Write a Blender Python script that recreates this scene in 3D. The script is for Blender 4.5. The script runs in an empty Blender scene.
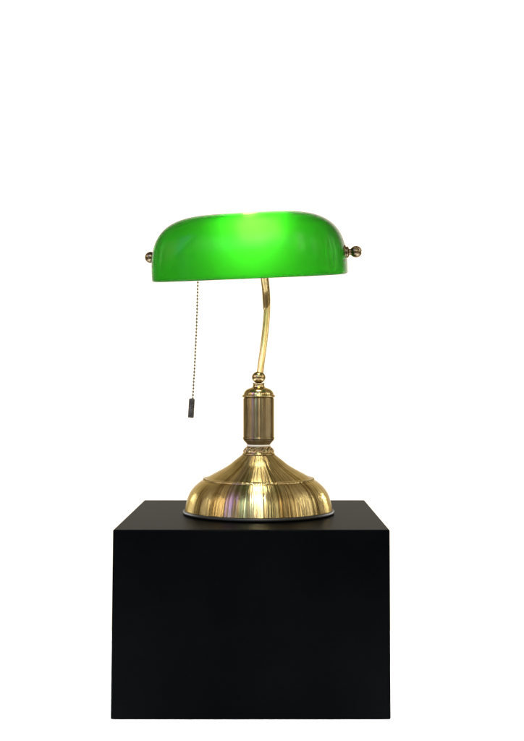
import bpy, bmesh, math, random
from mathutils import Vector, Matrix, Euler
random.seed(7)
PI = math.pi
C = bpy.context.scene.collection
SC = bpy.context.scene

# ------------------------------------------------------------------ measures
W = 0.32                      # side of the square block
D = 1.2416                    # camera to the block's front face
BT = 0.2162                   # height of the block's top
PX = 0.0012986                # metres per photo pixel at the lamp's axis
FZ = -0.0022                  # height of the floor
AX, AY = -0.0099, 0.160       # the lamp's axis
def Z(py): return 0.3833 - (py - 384.6) * PX      # height of a photo row on the axis
def X(px): return (px - 266.3) * PX

# ------------------------------------------------------------------ helpers
def link(name, bm, mats, parent=None, smooth=True, loc=(0, 0, 0), rot=None):
    me = bpy.data.meshes.new(name)
    bmesh.ops.recalc_face_normals(bm, faces=bm.faces)
    bm.to_mesh(me); bm.free()
    for m in (mats if isinstance(mats, (list, tuple)) else [mats]):
        me.materials.append(m)
    for p in me.polygons: p.use_smooth = smooth
    o = bpy.data.objects.new(name, me); C.objects.link(o)
    o.parent = parent; o.location = loc
    if rot: o.rotation_euler = rot
    return o

def catmull(pts, n):
    out = []
    P = [pts[0]] + list(pts) + [pts[-1]]
    for i in range(1, len(P) - 2):
        a, b, c, d = [Vector(P[j]) for j in (i - 1, i, i + 1, i + 2)]
        for k in range(n):
            t = k / n
            out.append(0.5 * (2 * b + (c - a) * t + (2 * a - 5 * b + 4 * c - d) * t * t + (3 * b - a - 3 * c + d) * t ** 3))
    out.append(Vector(P[-2]))
    return out

def lathe(profile, seg=128, mod=None, bm=None):
    """profile: (radius, height) from bottom to top, closed at both ends; mod(i, angle) scales the radius."""
    bm = bm or bmesh.new()
    rings = []
    for i, (r, z) in enumerate(profile):
        ring = []
        for k in range(seg):
            a = 2 * PI * k / seg
            q = r * (mod(i, a) if mod else 1)
            ring.append(bm.verts.new((q * math.cos(a), q * math.sin(a), z)))
        rings.append(ring)
    for a, b in zip(rings, rings[1:]):
        for k in range(seg):
            bm.faces.new((a[k], a[(k + 1) % seg], b[(k + 1) % seg], b[k]))
    bm.faces.new(rings[0][::-1]); bm.faces.new(rings[-1])
    return bm

def tube(pts, radii, seg=28, bm=None):
    bm = bm or bmesh.new()
    rings = []; up = Vector((0.3, 1, 0)).normalized()
    for i, p in enumerate(pts):
        t = (Vector(pts[min(i + 1, len(pts) - 1)]) - Vector(pts[max(i - 1, 0)])).normalized()
        u = t.cross(up).normalized(); v = t.cross(u)
        r = radii[i] if hasattr(radii, '__len__') else radii
        rings.append([bm.verts.new(Vector(p) + r * (u * math.cos(2 * PI * k / seg) + v * math.sin(2 * PI * k / seg))) for k in range(seg)])
    for a, b in zip(rings, rings[1:]):
        for k in range(seg):
            bm.faces.new((a[k], a[(k + 1) % seg], b[(k + 1) % seg], b[k]))
    bm.faces.new(rings[0][::-1]); bm.faces.new(rings[-1])
    return bm

def ball(bm, c, r, seg=14):
    m = Matrix.Translation(c)
    bmesh.ops.create_uvsphere(bm, u_segments=seg, v_segments=seg // 2 + 1, radius=r, matrix=m)

# ------------------------------------------------------------------ materials
def material(name):
    m = bpy.data.materials.new(name); m.use_nodes = True
    nt = m.node_tree
    return m, nt, nt.nodes['Principled BSDF'], nt.nodes['Material Output']

def node(nt, kind, **kw):
    n = nt.nodes.new(kind)
    for k, v in kw.items(): setattr(n, k, v)
    return n

def brass(name, col, dark, rough, aniso, streak=0.0, brush=0.0, tarnish=0.4, patina_reflections=0.0):
    m, nt, b, out = material(name)
    b.inputs['Metallic'].default_value = 1
    b.inputs['Specular Tint'].default_value = (.62, .54, .38, 1)
    tc = node(nt, 'ShaderNodeTexCoord')
    # slow tarnish patches
    n1 = node(nt, 'ShaderNodeTexNoise'); n1.inputs['Scale'].default_value = 60; n1.inputs['Detail'].default_value = 6
    nt.links.new(tc.outputs['Object'], n1.inputs['Vector'])
    r1 = node(nt, 'ShaderNodeMapRange'); r1.inputs['From Min'].default_value = .38; r1.inputs['From Max'].default_value = .68
    r1.inputs['To Max'].default_value = tarnish
    nt.links.new(n1.outputs['Fac'], r1.inputs['Value'])
    mx = node(nt, 'ShaderNodeMix', data_type='RGBA')
    mx.inputs['A'].default_value = (*col, 1); mx.inputs['B'].default_value = (*dark, 1)
    nt.links.new(mx.outputs['Result'], b.inputs['Base Color'])
    # angle round the axis and height, for the brushing
    sp = node(nt, 'ShaderNodeSeparateXYZ'); nt.links.new(tc.outputs['Object'], sp.inputs[0])
    nv = node(nt, 'ShaderNodeVectorMath', operation='MULTIPLY'); nv.inputs[1].default_value = (1, 1, 0)
    nt.links.new(tc.outputs['Object'], nv.inputs[0])
    nn = node(nt, 'ShaderNodeVectorMath', operation='NORMALIZE'); nt.links.new(nv.outputs[0], nn.inputs[0])
    # fine rings turned into the metal
    n2 = node(nt, 'ShaderNodeTexNoise', noise_dimensions='1D'); n2.inputs['Scale'].default_value = 2600; n2.inputs['Detail'].default_value = 3
    nt.links.new(sp.outputs['Z'], n2.inputs['W'])
    # radial streaks
    n3 = node(nt, 'ShaderNodeTexNoise'); n3.inputs['Scale'].default_value = 19; n3.inputs['Detail'].default_value = 3
    n3.inputs['Roughness'].default_value = .7
    nt.links.new(nn.outputs[0], n3.inputs['Vector'])
    n4 = node(nt, 'ShaderNodeTexNoise'); n4.inputs['Scale'].default_value = 17; n4.inputs['Detail'].default_value = 3; n4.inputs['Roughness'].default_value = .65  # dark streaks in the colour: patina, plus painted streaks of reflection
    nt.links.new(nn.outputs[0], n4.inputs['Vector'])
    r4 = node(nt, 'ShaderNodeMapRange'); r4.inputs['From Min'].default_value = .50; r4.inputs['From Max'].default_value = .58
    r4.inputs['To Max'].default_value = patina_reflections
    nt.links.new(n4.outputs['Fac'], r4.inputs['Value'])
    ad = node(nt, 'ShaderNodeMath', operation='ADD', use_clamp=True)
    nt.links.new(r1.outputs['Result'], ad.inputs[0]); nt.links.new(r4.outputs['Result'], ad.inputs[1])
    nt.links.new(ad.outputs[0], mx.inputs['Factor'])
    rr = node(nt, 'ShaderNodeMapRange'); rr.inputs['From Min'].default_value = .3; rr.inputs['From Max'].default_value = .7
    rr.inputs['To Min'].default_value = rough * .75; rr.inputs['To Max'].default_value = rough * 1.3
    nt.links.new(n3.outputs['Fac'], rr.inputs['Value'])
    nt.links.new(rr.outputs['Result'], b.inputs['Roughness'])
    prev = None
    for n, s, dist in ((n2, brush, .00004), (n3, streak, .0005)):
        if s <= 0: continue
        bp = node(nt, 'ShaderNodeBump'); bp.inputs['Strength'].default_value = s; bp.inputs['Distance'].default_value = dist
        nt.links.new(n.outputs['Fac'], bp.inputs['Height'])
        if prev: nt.links.new(prev.outputs['Normal'], bp.inputs['Normal'])
        prev = bp
    if prev: nt.links.new(prev.outputs['Normal'], b.inputs['Normal'])
    if aniso:
        tg = node(nt, 'ShaderNodeTangent', direction_type='RADIAL', axis='Z')
        nt.links.new(tg.outputs['Tangent'], b.inputs['Tangent'])
        b.inputs['Anisotropic'].default_value = aniso
        b.inputs['Anisotropic Rotation'].default_value = .25
    return m

M_BASE = brass('brushed_brass', (.46, .382, .20), (.18, .125, .045), .21, 1.0, streak=.9, brush=.15, tarnish=.25, patina_reflections=.62)
M_COL = brass('antique_brass', (.25, .20, .115), (.12, .09, .05), .33, .95, brush=.3, patina_reflections=.2)
M_TRIM = brass('polished_brass', (.44, .355, .19), (.15, .105, .055), .17, 0, tarnish=.6)
M_NECK = brass('pale_brass', (.70, .58, .29), (.50, .38, .17), .30, 0, tarnish=.4)
M_SHADED_SLEEVE = brass('shaded_brass', (.40, .32, .15), (.17, .12, .055), .26, 0, tarnish=.6)  # darker brass, the upper neck's shade put into the colour
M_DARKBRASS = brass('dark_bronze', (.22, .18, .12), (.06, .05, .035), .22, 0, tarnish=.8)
M_CHAIN = brass('chain_bronze', (.14, .12, .075), (.06, .05, .035), .3, 0)

M_STEEL, nt, b, _ = material('pale_washer')
b.inputs['Base Color'].default_value = (.85, .83, .78, 1); b.inputs['Roughness'].default_value = .35

M_RUBBER, nt, b, _ = material('black_rubber')
b.inputs['Base Color'].default_value = (.008, .009, .009, 1); b.inputs['Roughness'].default_value = .45
b.inputs['Specular IOR Level'].default_value = .3

M_PULL, nt, b, _ = material('gunmetal')
b.inputs['Base Color'].default_value = (.05, .05, .053, 1); b.inputs['Metallic'].default_value = .4; b.inputs['Roughness'].default_value = .42

# black painted board
M_BLOCK, nt, b, _ = material('black_paint')
tc = node(nt, 'ShaderNodeTexCoord')
n = node(nt, 'ShaderNodeTexNoise'); n.inputs['Scale'].default_value = 9; n.inputs['Detail'].default_value = 8
nt.links.new(tc.outputs['Object'], n.inputs['Vector'])
r = node(nt, 'ShaderNodeValToRGB')
r.color_ramp.elements[0].position = .3; r.color_ramp.elements[0].color = (.0005, .0008, .0011, 1)
r.color_ramp.elements[1].position = .75; r.color_ramp.elements[1].color = (.0012, .0015, .0017, 1)
nt.links.new(n.outputs['Fac'], r.inputs['Fac'])
vo = node(nt, 'ShaderNodeTexVoronoi'); vo.inputs['Scale'].default_value = 75
nt.links.new(tc.outputs['Object'], vo.inputs['Vector'])
lt = node(nt, 'ShaderNodeMath', operation='LESS_THAN'); lt.inputs[1].default_value = .03
nt.links.new(vo.outputs['Distance'], lt.inputs[0])
ds = node(nt, 'ShaderNodeMix', data_type='RGBA'); ds.inputs['B'].default_value = (.008, .008, .008, 1)
nt.links.new(lt.outputs[0], ds.inputs['Factor']); nt.links.new(r.outputs['Color'], ds.inputs['A'])
nt.links.new(ds.outputs['Result'], b.inputs['Base Color'])
b.inputs['Roughness'].default_value = .42
b.inputs['Specular IOR Level'].default_value = .011
n = node(nt, 'ShaderNodeTexNoise'); n.inputs['Scale'].default_value = 900; n.inputs['Detail'].default_value = 2
nt.links.new(tc.outputs['Object'], n.inputs['Vector'])
bp = node(nt, 'ShaderNodeBump'); bp.inputs['Strength'].default_value = .12; bp.inputs['Distance'].default_value = .0002
nt.links.new(n.outputs['Fac'], bp.inputs['Height']); nt.links.new(bp.outputs['Normal'], b.inputs['Normal'])

# cased glass: glossy green outside, white opal inside
def glass(name, diff, trans, mixf, gloss, clear, through):
    m, nt, b, out = material(name)
    b.inputs['Base Color'].default_value = (*diff, 1)
    b.inputs['Roughness'].default_value = .06 if gloss else .4
    b.inputs['IOR'].default_value = 1.5
    tr = node(nt, 'ShaderNodeBsdfTranslucent'); tr.inputs['Color'].default_value = (*trans, 1)
    df = node(nt, 'ShaderNodeBsdfDiffuse'); df.inputs['Color'].default_value = (*diff, 1)
    gl = node(nt, 'ShaderNodeBsdfGlossy'); gl.inputs['Roughness'].default_value = .24 if gloss else .35
    fr = node(nt, 'ShaderNodeFresnel'); fr.inputs['IOR'].default_value = 1.24
    mx = node(nt, 'ShaderNodeMixShader'); mx.inputs[0].default_value = mixf
    nt.links.new(df.outputs[0], mx.inputs[1]); nt.links.new(tr.outputs[0], mx.inputs[2])
    m2 = node(nt, 'ShaderNodeMixShader')
    rf = node(nt, 'ShaderNodeBsdfRefraction'); rf.inputs['Color'].default_value = (*clear, 1)
    rf.inputs['Roughness'].default_value = .62; rf.inputs['IOR'].default_value = 1.25
    m4 = node(nt, 'ShaderNodeMixShader'); m4.inputs[0].default_value = through      # the bulb shows dimly through the glass
    nt.links.new(mx.outputs[0], m4.inputs[1]); nt.links.new(rf.outputs[0], m4.inputs[2])
    nt.links.new(fr.outputs[0], m2.inputs[0]); nt.links.new(m4.outputs[0], m2.inputs[1]); nt.links.new(gl.outputs[0], m2.inputs[2])
    nt.links.new(m2.outputs[0], out.inputs['Surface'])
    nt.nodes.remove(b)
    return m
M_GREEN = glass('green_glass', (.001, .020, .003), (.007, .64, .006), .62, True, (.16, .90, .07), .13)
M_OPAL = glass('opal_glass', (.03, .03, .03), (.85, .85, .80), .5, False, (.9, .9, .88), .10)

M_BULB, nt, b, _ = material('lit_bulb')
b.inputs['Base Color'].default_value = (.8, .8, .75, 1)
b.inputs['Emission Color'].default_value = (1, .88, .68, 1); b.inputs['Emission Strength'].default_value = 76

M_FLOOR, nt, b, _ = material('white_floor')
n = node(nt, 'ShaderNodeTexNoise'); n.inputs['Scale'].default_value = 3
r = node(nt, 'ShaderNodeValToRGB')
r.color_ramp.elements[0].color = (.88, .88, .88, 1); r.color_ramp.elements[1].color = (.92, .92, .92, 1)
nt.links.new(n.outputs['Fac'], r.inputs['Fac']); nt.links.new(r.outputs['Color'], b.inputs['Base Color'])
b.inputs['Roughness'].default_value = .9; b.inputs['Specular IOR Level'].default_value = .1

# ------------------------------------------------------------------ setting
bm = bmesh.new()
bm.faces.new([bm.verts.new(v) for v in ((-.95, -.45, 0), (.95, -.45, 0), (.95, .45, 0), (-.95, .45, 0))])
o = link('floor', bm, M_FLOOR, smooth=False, loc=(0, 0, FZ)); o['kind'] = 'structure'

# ------------------------------------------------------------------ block
bm = bmesh.new()
bmesh.ops.create_cube(bm, size=1)
for v in bm.verts:                       # a touch wider at the foot
    q = .1593 if v.co.z > 0 else .1612
    v.co = ((1 if v.co.x > 0 else -1) * q + (0 if v.co.z > 0 else -.0008), -.16 if v.co.y < 0 and v.co.z > 0 else (-.1612 if v.co.y < 0 else q), BT if v.co.z > 0 else FZ + .0005)
bmesh.ops.bevel(bm, geom=list(bm.edges), offset=.0014, segments=3, profile=.5, affect='EDGES')
o = link('display_block', bm, M_BLOCK, smooth=False, loc=(-.0172, W / 2, 0))
for p in o.data.polygons: p.use_smooth = p.area < .001
o['label'] = 'matt black square display block under the brass desk lamp'
o['category'] = 'block'

# ------------------------------------------------------------------ lamp
lamp = bpy.data.objects.new('desk_lamp', None); C.objects.link(lamp)
lamp.location = (AX, AY, BT + .0006)
lamp['label'] = 'lit brass desk lamp with a green glass shade standing on the black block'
lamp['category'] = 'lamp'
OZ = BT + .0006
def zz(py): return Z(py) - BT          # height above the block
def prof(rows, n=6): return [(max(v[0], .0002) * PX, zz(v[1])) for v in catmull([(a, b, 0) for a, b in rows], n)]

# rubber foot
link('foot_ring', lathe([(70 * PX, 0), (74.8 * PX, 0), (75.5 * PX, .0012), (75.5 * PX, .0030), (74.5 * PX, .0042), (70 * PX, .0046)]), M_RUBBER, lamp)
# base: dome, ledge, flared cone
def base_prof():
    p = [(71 * PX, .0044), (73.6 * PX, .0044)]
    p += prof([(73.8, 510), (72.8, 505), (71.2, 499), (69, 493.5), (66, 489), (62.6, 485.4), (58.2, 481.8), (55.6, 480.3)])
    p += prof([(55.4, 479.8), (55.2, 479.0), (54.4, 478.5), (52.4, 478.3)], 3)
    p += prof([(51.2, 477.7), (46.5, 475.0), (40.2, 471.6), (34, 468.2), (28.6, 464.8), (24, 461), (19.5, 457.6), (16.6, 455.2)])
    p += [(12 * PX, zz(455))]
    return p
link('base', lathe(base_prof(), 256), M_BASE, lamp)
# dotted bead round the ledge
bm = bmesh.new(); R0 = 54.5 * PX
pr = [(R0 + .0012 * math.cos(a), zz(479.2) + .0011 * math.sin(a)) for a in [2 * PI * k / 10 - PI / 2 for k in range(11)]]
link('beading', lathe([(max(r_, .001), z_) for r_, z_ in pr], 640, mod=lambda i, a: 1 + .005 * math.sin(a * 80)), M_TRIM, lamp)
# collar with a relief of small leaves
cp = [(v[0] * PX, zz(v[1])) for v in catmull([(a, b, 0) for a, b in [(14.5, 455.4), (16, 455.0), (16.2, 454), (15.4, 453.2), (14.9, 452.6), (14.3, 450.5), (13, 448.4), (12, 447.6), (12.2, 447.0), (11.6, 446.6)]], 4)]
def leaf(i, a):
    t = (i - 15) / 13
    if not 0 < t < 1: return 1
    return 1 + .085 * math.sin(PI * t) * (math.sin(a * 14 + 2.2 * math.sin(t * 6)) * .6 + math.sin(a * 28 + t * 9) * .4)
link('collar', lathe(cp, 256, mod=leaf), M_TRIM, lamp)
link('washer', lathe([(11 * PX, zz(446.8)), (11.9 * PX, zz(446.6)), (11.9 * PX, zz(445.0)), (11 * PX, zz(444.8))]), M_STEEL, lamp)
for r_, y_, t_ in ((15.9, 454.9, .0007), (15.0, 439.75, .0005)):  # added dark rings that draw the dark lines of the grooves
    link('groove_dark_ring', lathe([((r_ - 1.2) * PX, zz(y_) - t_), (r_ * PX, zz(y_) - t_), ((r_ + .35) * PX, zz(y_)), (r_ * PX, zz(y_) + t_), ((r_ - 1.2) * PX, zz(y_) + t_)]), M_DARKBRASS, lamp)
# column
p = [(11.2 * PX, zz(444.9))] + prof([(11.4, 444.8), (12.4, 443.6), (14.2, 441.6), (15.3, 440.3)], 5)
p += [(14.7 * PX, zz(440.0)), (14.7 * PX, zz(439.5))] + prof([(15.5, 439.3), (15.9, 438.5), (15.5, 437.6)], 4)
p += [(15.1 * PX, zz(437.2)), (15.3 * PX, zz(436.4)), (15.3 * PX, zz(420)), (15.3 * PX, zz(410)), (15.3 * PX, zz(399.4)), (14.9 * PX, zz(398.6))]
p += [(14.6 * PX, zz(397.9))]
link('column', lathe(p, 160), M_COL, lamp)
p = [(14.4 * PX, zz(398.0))] + prof([(15.6, 397.8), (16.4, 396.8), (16.1, 395.7), (15.2, 395.2)], 5)
p += prof([(15, 394.8), (14.2, 392.6), (12.4, 390.4), (9.6, 388.9), (6.9, 388.0)], 5)
p += prof([(6.2, 387.6), (5.8, 386.6), (5.6, 385), (5.9, 383.9), (5.4, 383.2)], 4)
link('column_cap', lathe(p, 128), M_TRIM, lamp)
p = [(max(6.8 * math.cos(t), .5) * PX, zz(377.8 - 5.9 * math.sin(t))) for t in [-PI / 2 + PI * k / 24 for k in range(25)]]
link('ball_joint', lathe(p, 64), M_TRIM, lamp)

# neck: leans right and back, then swings forward under the shade
path = [(259.6, 376, 0), (261.7, 360, .004), (264.9, 335, .015), (266.9, 312, .023), (266.6, 294, .022), (265.0, 278, .012), (262.5, 262, -.002), (259, 251, -.010)]
pts = []; rad = []; sl = []
for v in catmull([(a, b, c * 1000) for a, b, c in path], 8):
    k = 1 + (v.z / 1000) / 1.401
    pts.append(Vector((X(v.x) * k - AX, v.z / 1000, .3833 + (384.6 - v.y) * PX * k - OZ)))
    t = min(max((330 - v.y) / 42, 0), 1); t = t * t * (3 - 2 * t)
    rad.append(3.3 * PX)
    if v.y < 311.5: sl.append(pts[-1] + Vector((-.45 * PX, 0, 0)))
link('neck', tube(pts, rad), M_NECK, lamp)
link('shaded_neck_sleeve', tube(sl[::-1], [(3.95 - max(0, i - len(sl) + 5) * .14) * PX for i in range(len(sl))]), M_SHADED_SLEEVE, lamp)  # sleeve coloured dark to stand in for shade under the glass

# ------------------------------------------------------------------ shade (its own frame: long axis x, front -y)
SH = bpy.data.objects.new('shade_mount', None); C.objects.link(SH)
SH.parent = lamp
SHX, SHY, SHZ = X(249.8), .150, Z(277.4)
SH.location = (SHX - AX, SHY - AY, SHZ - OZ)
ROLL, TILT, YAW = math.radians(-1.25), math.radians(7.0), math.radians(-11)
RM = Matrix.Rotation(YAW, 3, 'Z') @ Matrix.Rotation(ROLL, 3, 'Y') @ Matrix.Rotation(TILT, 3, 'X')
def shade_pt(p): return RM @ Vector(p) + Vector((SHX - AX, SHY - AY, SHZ - OZ))
bpy.data.objects.remove(SH)
SA, SB, SHH = .1262, .066, .0818
def sup(x, y, z): return abs(x) ** 4.3 + abs(y) ** 2.5 + abs(z) ** 3.0
def shell(off, nu=160, nv=44):
    rows = []
    for j in range(nv):
        v = (PI / 2) * (j / nv) ** 1.0
        row = []
        for i in range(nu):
            u = 2 * PI * i / nu
            d = (math.cos(u) * math.cos(v), math.sin(u) * math.cos(v), math.sin(v))
            lo, hi = .3, 2.0
            for _ in range(40):
                t = (lo + hi) / 2
                if sup(d[0] * t, d[1] * t, d[2] * t) > 1: hi = t
                else: lo = t
            row.append(Vector((d[0] * t * (SA - off), d[1] * t * (SB - off), d[2] * t * (SHH - off))))
        rows.append(row)
    return rows, Vector((0, 0, SHH - off))
bm = bmesh.new()
TH = .0036
all_r = []
for off in (0, TH):
    rows, top = shell(off)
    vr = [[bm.verts.new(shade_pt(p)) for p in r_] for r_ in rows]
    t = bm.verts.new(shade_pt(top))
    for a, b_ in zip(vr, vr[1:]):
        for k in range(len(a)):
            f = bm.faces.new((a[k], a[(k + 1) % len(a)], b_[(k + 1) % len(a)], b_[k])); f.material_index = 1 if off else 0
    for k in range(len(t and vr[-1])):
        f = bm.faces.new((vr[-1][k], vr[-1][(k + 1) % len(vr[-1])], t)); f.material_index = 1 if off else 0
    all_r.append(vr)
# rounded rim between the two skins
o_, i_ = all_r[0][0], all_r[1][0]; n_ = len(o_)
mid = []
for k in range(n_):
    c = (o_[k].co + i_[k].co) / 2 + RM @ Vector((0, 0, -.0016))
    mid.append(bm.verts.new(c))
for k in range(n_):
    bm.faces.new((o_[k], o_[(k + 1) % n_], mid[(k + 1) % n_], mid[k]))
    f = bm.faces.new((mid[k], mid[(k + 1) % n_], i_[(k + 1) % n_], i_[k]))
link('shade', bm, [M_GREEN, M_OPAL], lamp)

# knobs that clamp the shade at both ends
KZ = .027
def knob(sign):
    bm = lathe([(v[0] * PX, v[1] * PX) for v in [(3, -3), (6.6, -.6), (7.0, .4), (7.0, 2.0), (6.2, 2.7), (5.0, 3.0), (5.4, 3.6), (5.4, 4.8), (4.4, 5.4), (3.0, 6.0), (2.8, 7.2), (3.6, 8.0)]], 48)
    c = 12.6 * PX; r_ = 5.6 * PX
    p = [(max(r_ * math.cos(t), .0003), c + r_ * 1.02 * math.sin(t)) for t in [-PI / 2 + .55 + (PI - .55) * k / 22 for k in range(23)]]
    lathe(p, 48, bm=bm)
    # a slot filed across the ball's end
    for v in bm.verts:
        if v.co.z > c and abs(v.co.y) < 1.5 * PX and sign > 0:
            v.co.z -= 3.4 * PX * (1 - abs(v.co.y) / (1.5 * PX)) * .9
    x0 = SA - (.0042 if sign > 0 else .0115)
    M4 = Matrix.Translation(shade_pt((sign * x0, 0, KZ - .0012 if sign > 0 else .0305))) @ RM.to_4x4() @ Matrix.Rotation(sign * PI / 2, 4, 'Y') @ Matrix.Rotation(.9, 4, 'Z')
    bmesh.ops.transform(bm, matrix=M4, verts=bm.verts)
    link('shade_knob', bm, M_DARKBRASS, lamp)
knob(-1); knob(1)

# inside the shade: the bar that carries it, socket and lit bulb
bm = tube([shade_pt((x_, .0 + .0, KZ)) for x_ in (-SA + .004, -.05, .05, SA - .004)], .0028, 16)
link('bracket', bm, M_TRIM, lamp)
def along(profile, org, axis, mat, name, parent=lamp):
    bm = lathe(profile, 48)
    q = Vector((0, 0, 1)).rotation_difference(Vector(axis).normalized()).to_matrix().to_4x4()
    bmesh.ops.transform(bm, matrix=Matrix.Translation(org) @ q, verts=bm.verts)
    return link(name, bm, mat, parent)
ax = RM @ Vector((-1, -.1, .12))
so = along([(.008, 0), (.0125, .003), (.0135, .008), (.0135, .034), (.0125, .0375), (.0095, .0385), (.0095, .048)], shade_pt((.093, -.004, .0515)), ax, M_TRIM, 'socket')
bp_ = [(.010, 0), (.0115, .008), (.014, .018), (.0168, .028), (.018, .038), (.0172, .046), (.0135, .053), (.008, .0565), (.002, .0575)]
bp_ = [(v[0], v[1]) for v in catmull([(a, b_, 0) for a, b_ in bp_], 4)]
along(bp_, shade_pt((.046, -.007, .0568)), ax, M_BULB, 'light_bulb', so)

# pull chain
top = Vector((X(198.7) - AX, -.010, Z(270) - OZ)); bot = Vector((X(193.3) - AX, -.010, Z(398.3) - OZ))
bm = bmesh.new(); N = 40; cpts = []
for k in range(N):
    t = k / (N - 1)
    p = top.lerp(bot, t) + Vector((math.sin(t * PI) * .0009 + random.uniform(-1, 1) * .00012, 0, 0))
    cpts.append(p); ball(bm, p, .00128)
tube(cpts, .00034, 6, bm=bm)
ch = link('pull_chain', bm, M_CHAIN, lamp)
L = 18.3 * PX; r_ = 2.85 * PX
bm = lathe([(r_ * .45, .0012), (r_ * .8, .0008), (r_ * .97, .0), (r_, -.0008), (r_, -L * .49), (r_ * .95, -L * .5), (r_, -L * .51), (r_ * 1.03, -L + .001), (r_ * .9, -L)][::-1], 40)
bmesh.ops.rotate(bm, cent=(0, 0, 0), matrix=Matrix.Rotation(math.radians(3.5), 3, 'Y'), verts=bm.verts)
bmesh.ops.translate(bm, vec=bot + Vector((-.0011, 0, -.0012)), verts=bm.verts)
link('pull_handle', bm, M_PULL, ch)

# ------------------------------------------------------------------ light
w = bpy.data.worlds.new('World'); SC.world = w; w.use_nodes = True
nt = w.node_tree; bg = nt.nodes['Background']
tc = node(nt, 'ShaderNodeTexCoord'); sp = node(nt, 'ShaderNodeSeparateXYZ'); nt.links.new(tc.outputs['Generated'], sp.inputs[0])
# white surround, with a dim room towards the front
dt = node(nt, 'ShaderNodeVectorMath', operation='DOT_PRODUCT'); dt.inputs[1].default_value = Vector((0, -1, .10)).normalized()
nt.links.new(tc.outputs['Generated'], dt.inputs[0])
mr = node(nt, 'ShaderNodeMapRange', interpolation_type='SMOOTHSTEP')
mr.inputs['From Min'].default_value = -.82; mr.inputs['From Max'].default_value = -.60
nt.links.new(dt.outputs['Value'], mr.inputs['Value'])
# lights of the room as upright bars round the azimuth
at = node(nt, 'ShaderNodeMath', operation='ARCTAN2'); nt.links.new(sp.outputs['X'], at.inputs[0]); 
ng = node(nt, 'ShaderNodeMath', operation='MULTIPLY'); ng.inputs[1].default_value = -1; nt.links.new(sp.outputs['Y'], ng.inputs[0]); nt.links.new(ng.outputs[0], at.inputs[1])
nz = node(nt, 'ShaderNodeTexNoise', noise_dimensions='1D'); nz.inputs['Scale'].default_value = 9; nz.inputs['Detail'].default_value = 4; nz.inputs['Roughness'].default_value = .75
nt.links.new(at.outputs[0], nz.inputs['W'])
cr = node(nt, 'ShaderNodeValToRGB')
e = cr.color_ramp.elements; e[0].position = .44; e[0].color = (.012, .010, .008, 1); e[1].position = .53; e[1].color = (.16, .075, .025, 1)
x = e.new(.58); x.color = (.70, .56, .36, 1); x = e.new(.64); x.color = (2.6, 2.3, 1.8, 1)
nt.links.new(nz.outputs['Fac'], cr.inputs['Fac'])
mx = node(nt, 'ShaderNodeMix', data_type='RGBA'); mx.inputs['A'].default_value = (1.32, 1.20, 1.02, 1)
nt.links.new(mr.outputs['Result'], mx.inputs['Factor'])
cl = node(nt, 'ShaderNodeMapRange', interpolation_type='SMOOTHSTEP'); cl.inputs['From Min'].default_value = .93; cl.inputs['From Max'].default_value = .995
nt.links.new(sp.outputs['Z'], cl.inputs['Value'])
m3 = node(nt, 'ShaderNodeMix', data_type='RGBA'); m3.inputs['B'].default_value = (.10, .09, .07, 1)
nt.links.new(cl.outputs['Result'], m3.inputs['Factor']); nt.links.new(cr.outputs['Color'], m3.inputs['A'])
nt.links.new(m3.outputs['Result'], mx.inputs['B'])
nt.links.new(mx.outputs['Result'], bg.inputs['Color']); bg.inputs['Strength'].default_value = 1

def area(name, az, dist, z, sx, sy, L, col):
    """az: degrees right of the camera's direction, seen from the lamp"""
    l = bpy.data.lights.new(name, 'AREA'); l.shape = 'RECTANGLE'; l.size = sx; l.size_y = sy
    l.energy = L * sx * sy * PI; l.color = col
    o = bpy.data.objects.new(name, l); C.objects.link(o)
    a = math.radians(az)
    o.location = (AX + dist * math.sin(a), AY - dist * math.cos(a), z)
    d = Vector((AX, AY, .33)) - o.location
    o.rotation_euler = d.to_track_quat('-Z', 'Y').to_euler()
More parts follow.
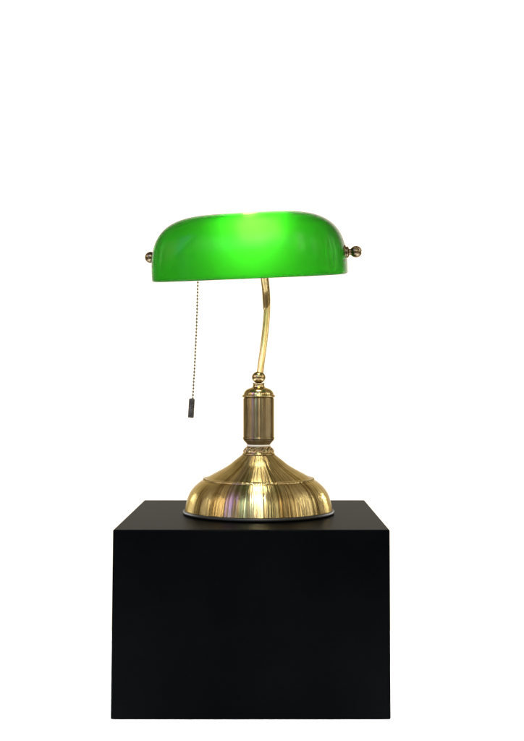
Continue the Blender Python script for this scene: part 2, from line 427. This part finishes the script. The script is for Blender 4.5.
# name, degrees, height, width, length, radiance, colour
for nm, az, z, sx, sy, L, col in (
        ('cool_strip_lamp', -42, .45, .34, .8, 1.9, (.70, .84, 1)),
        ('violet_lamp', -51, 1.75, .12, 1.5, 22.0, (.30, .24, 1)),
        ('cyan_lamp', -23, 1.75, .12, 1.4, 18.0, (.45, .82, 1)),
        ('warm_strip_lamp', 63, 1.0, .16, 1.8, 4.5, (1, .86, .62)),
        ('key_lamp', 5, 1.7, .10, 1.6, 26, (1, .94, .80)),
        ('tube_lamp', 27, 1.4, .05, 1.2, 28, (.92, 1, .85)),
        ('tube_lamp', -61, 1.3, .04, 1.2, 28, (1, .75, .40)),
        ('tube_lamp', -73, 1.3, .035, 1.2, 32, (1, .80, .50)),
        ('tube_lamp', -92, 1.2, .03, 1.2, 32, (1, .92, .75)),
        ('tube_lamp', -33, 1.6, .03, .9, 28, (1, .85, .6)),
        ('tube_lamp', -10, 1.7, .03, .8, 24, (.9, .95, 1)),
        ('tube_lamp', 40, 1.4, .03, 1.0, 24, (1, .70, .40)),
        ('tube_lamp', 80, 1.3, .05, 1.2, 24, (1, .93, .75)),
        ('tube_lamp', 98, 1.3, .03, 1.2, 32, (1, .93, .75))):
    area(nm, az, 2.2, z, sx, sy, L, col)

def spot(name, loc, to, power, ang, blend=.4, r=.1):
    l = bpy.data.lights.new(name, 'SPOT'); l.energy = power; l.spot_size = math.radians(ang); l.spot_blend = blend; l.shadow_soft_size = r
    o = bpy.data.objects.new(name, l); C.objects.link(o); o.location = loc
    o.rotation_euler = (Vector(to) - Vector(loc)).to_track_quat('-Z', 'Y').to_euler()
spot('floor_fill_spot', (-.0185, -.9, 1.6), (-.0185, -.36, 0), 230, 36)  # unseen spots added to wash the floor out to white
for k in (-1, 1):
    spot('floor_fill_spot', (-.0185 + k * .98, .16, .30), (-.0185 + k * .38, .19, 0), 42, 38, r=.04)
    spot('floor_fill_spot', (-.0185 + k * .95, 1.0, .50), (-.0185 + k * .45, .36, 0), 90, 42, r=.04)
    spot('floor_fill_spot', (-.0185 + k * .75, -.7, .9), (-.0185 + k * .52, -.05, 0), 90, 38, r=.04)

# ------------------------------------------------------------------ camera
cam = bpy.data.cameras.new('camera'); co = bpy.data.objects.new('camera', cam); C.objects.link(co)
co.location = (0, -D, .3833); co.rotation_euler = (PI / 2, 0, 0)
cam.sensor_width = 36; cam.sensor_fit = 'AUTO'; cam.lens = 1079 / 741 * 36
cam.shift_x = -4.3 / 741; cam.shift_y = 14.1 / 741
cam.clip_end = 200; cam.clip_start = .01
SC.camera = co
vs = SC.view_settings; vs.view_transform = 'Standard'; vs.look = 'None'; vs.exposure = 0; vs.gamma = 1
SC.render.engine = 'CYCLES'
SC.cycles.use_denoising = True; SC.cycles.max_bounces = 14; SC.cycles.diffuse_bounces = 8; SC.cycles.transmission_bounces = 12
SC.cycles.sample_clamp_indirect = 12
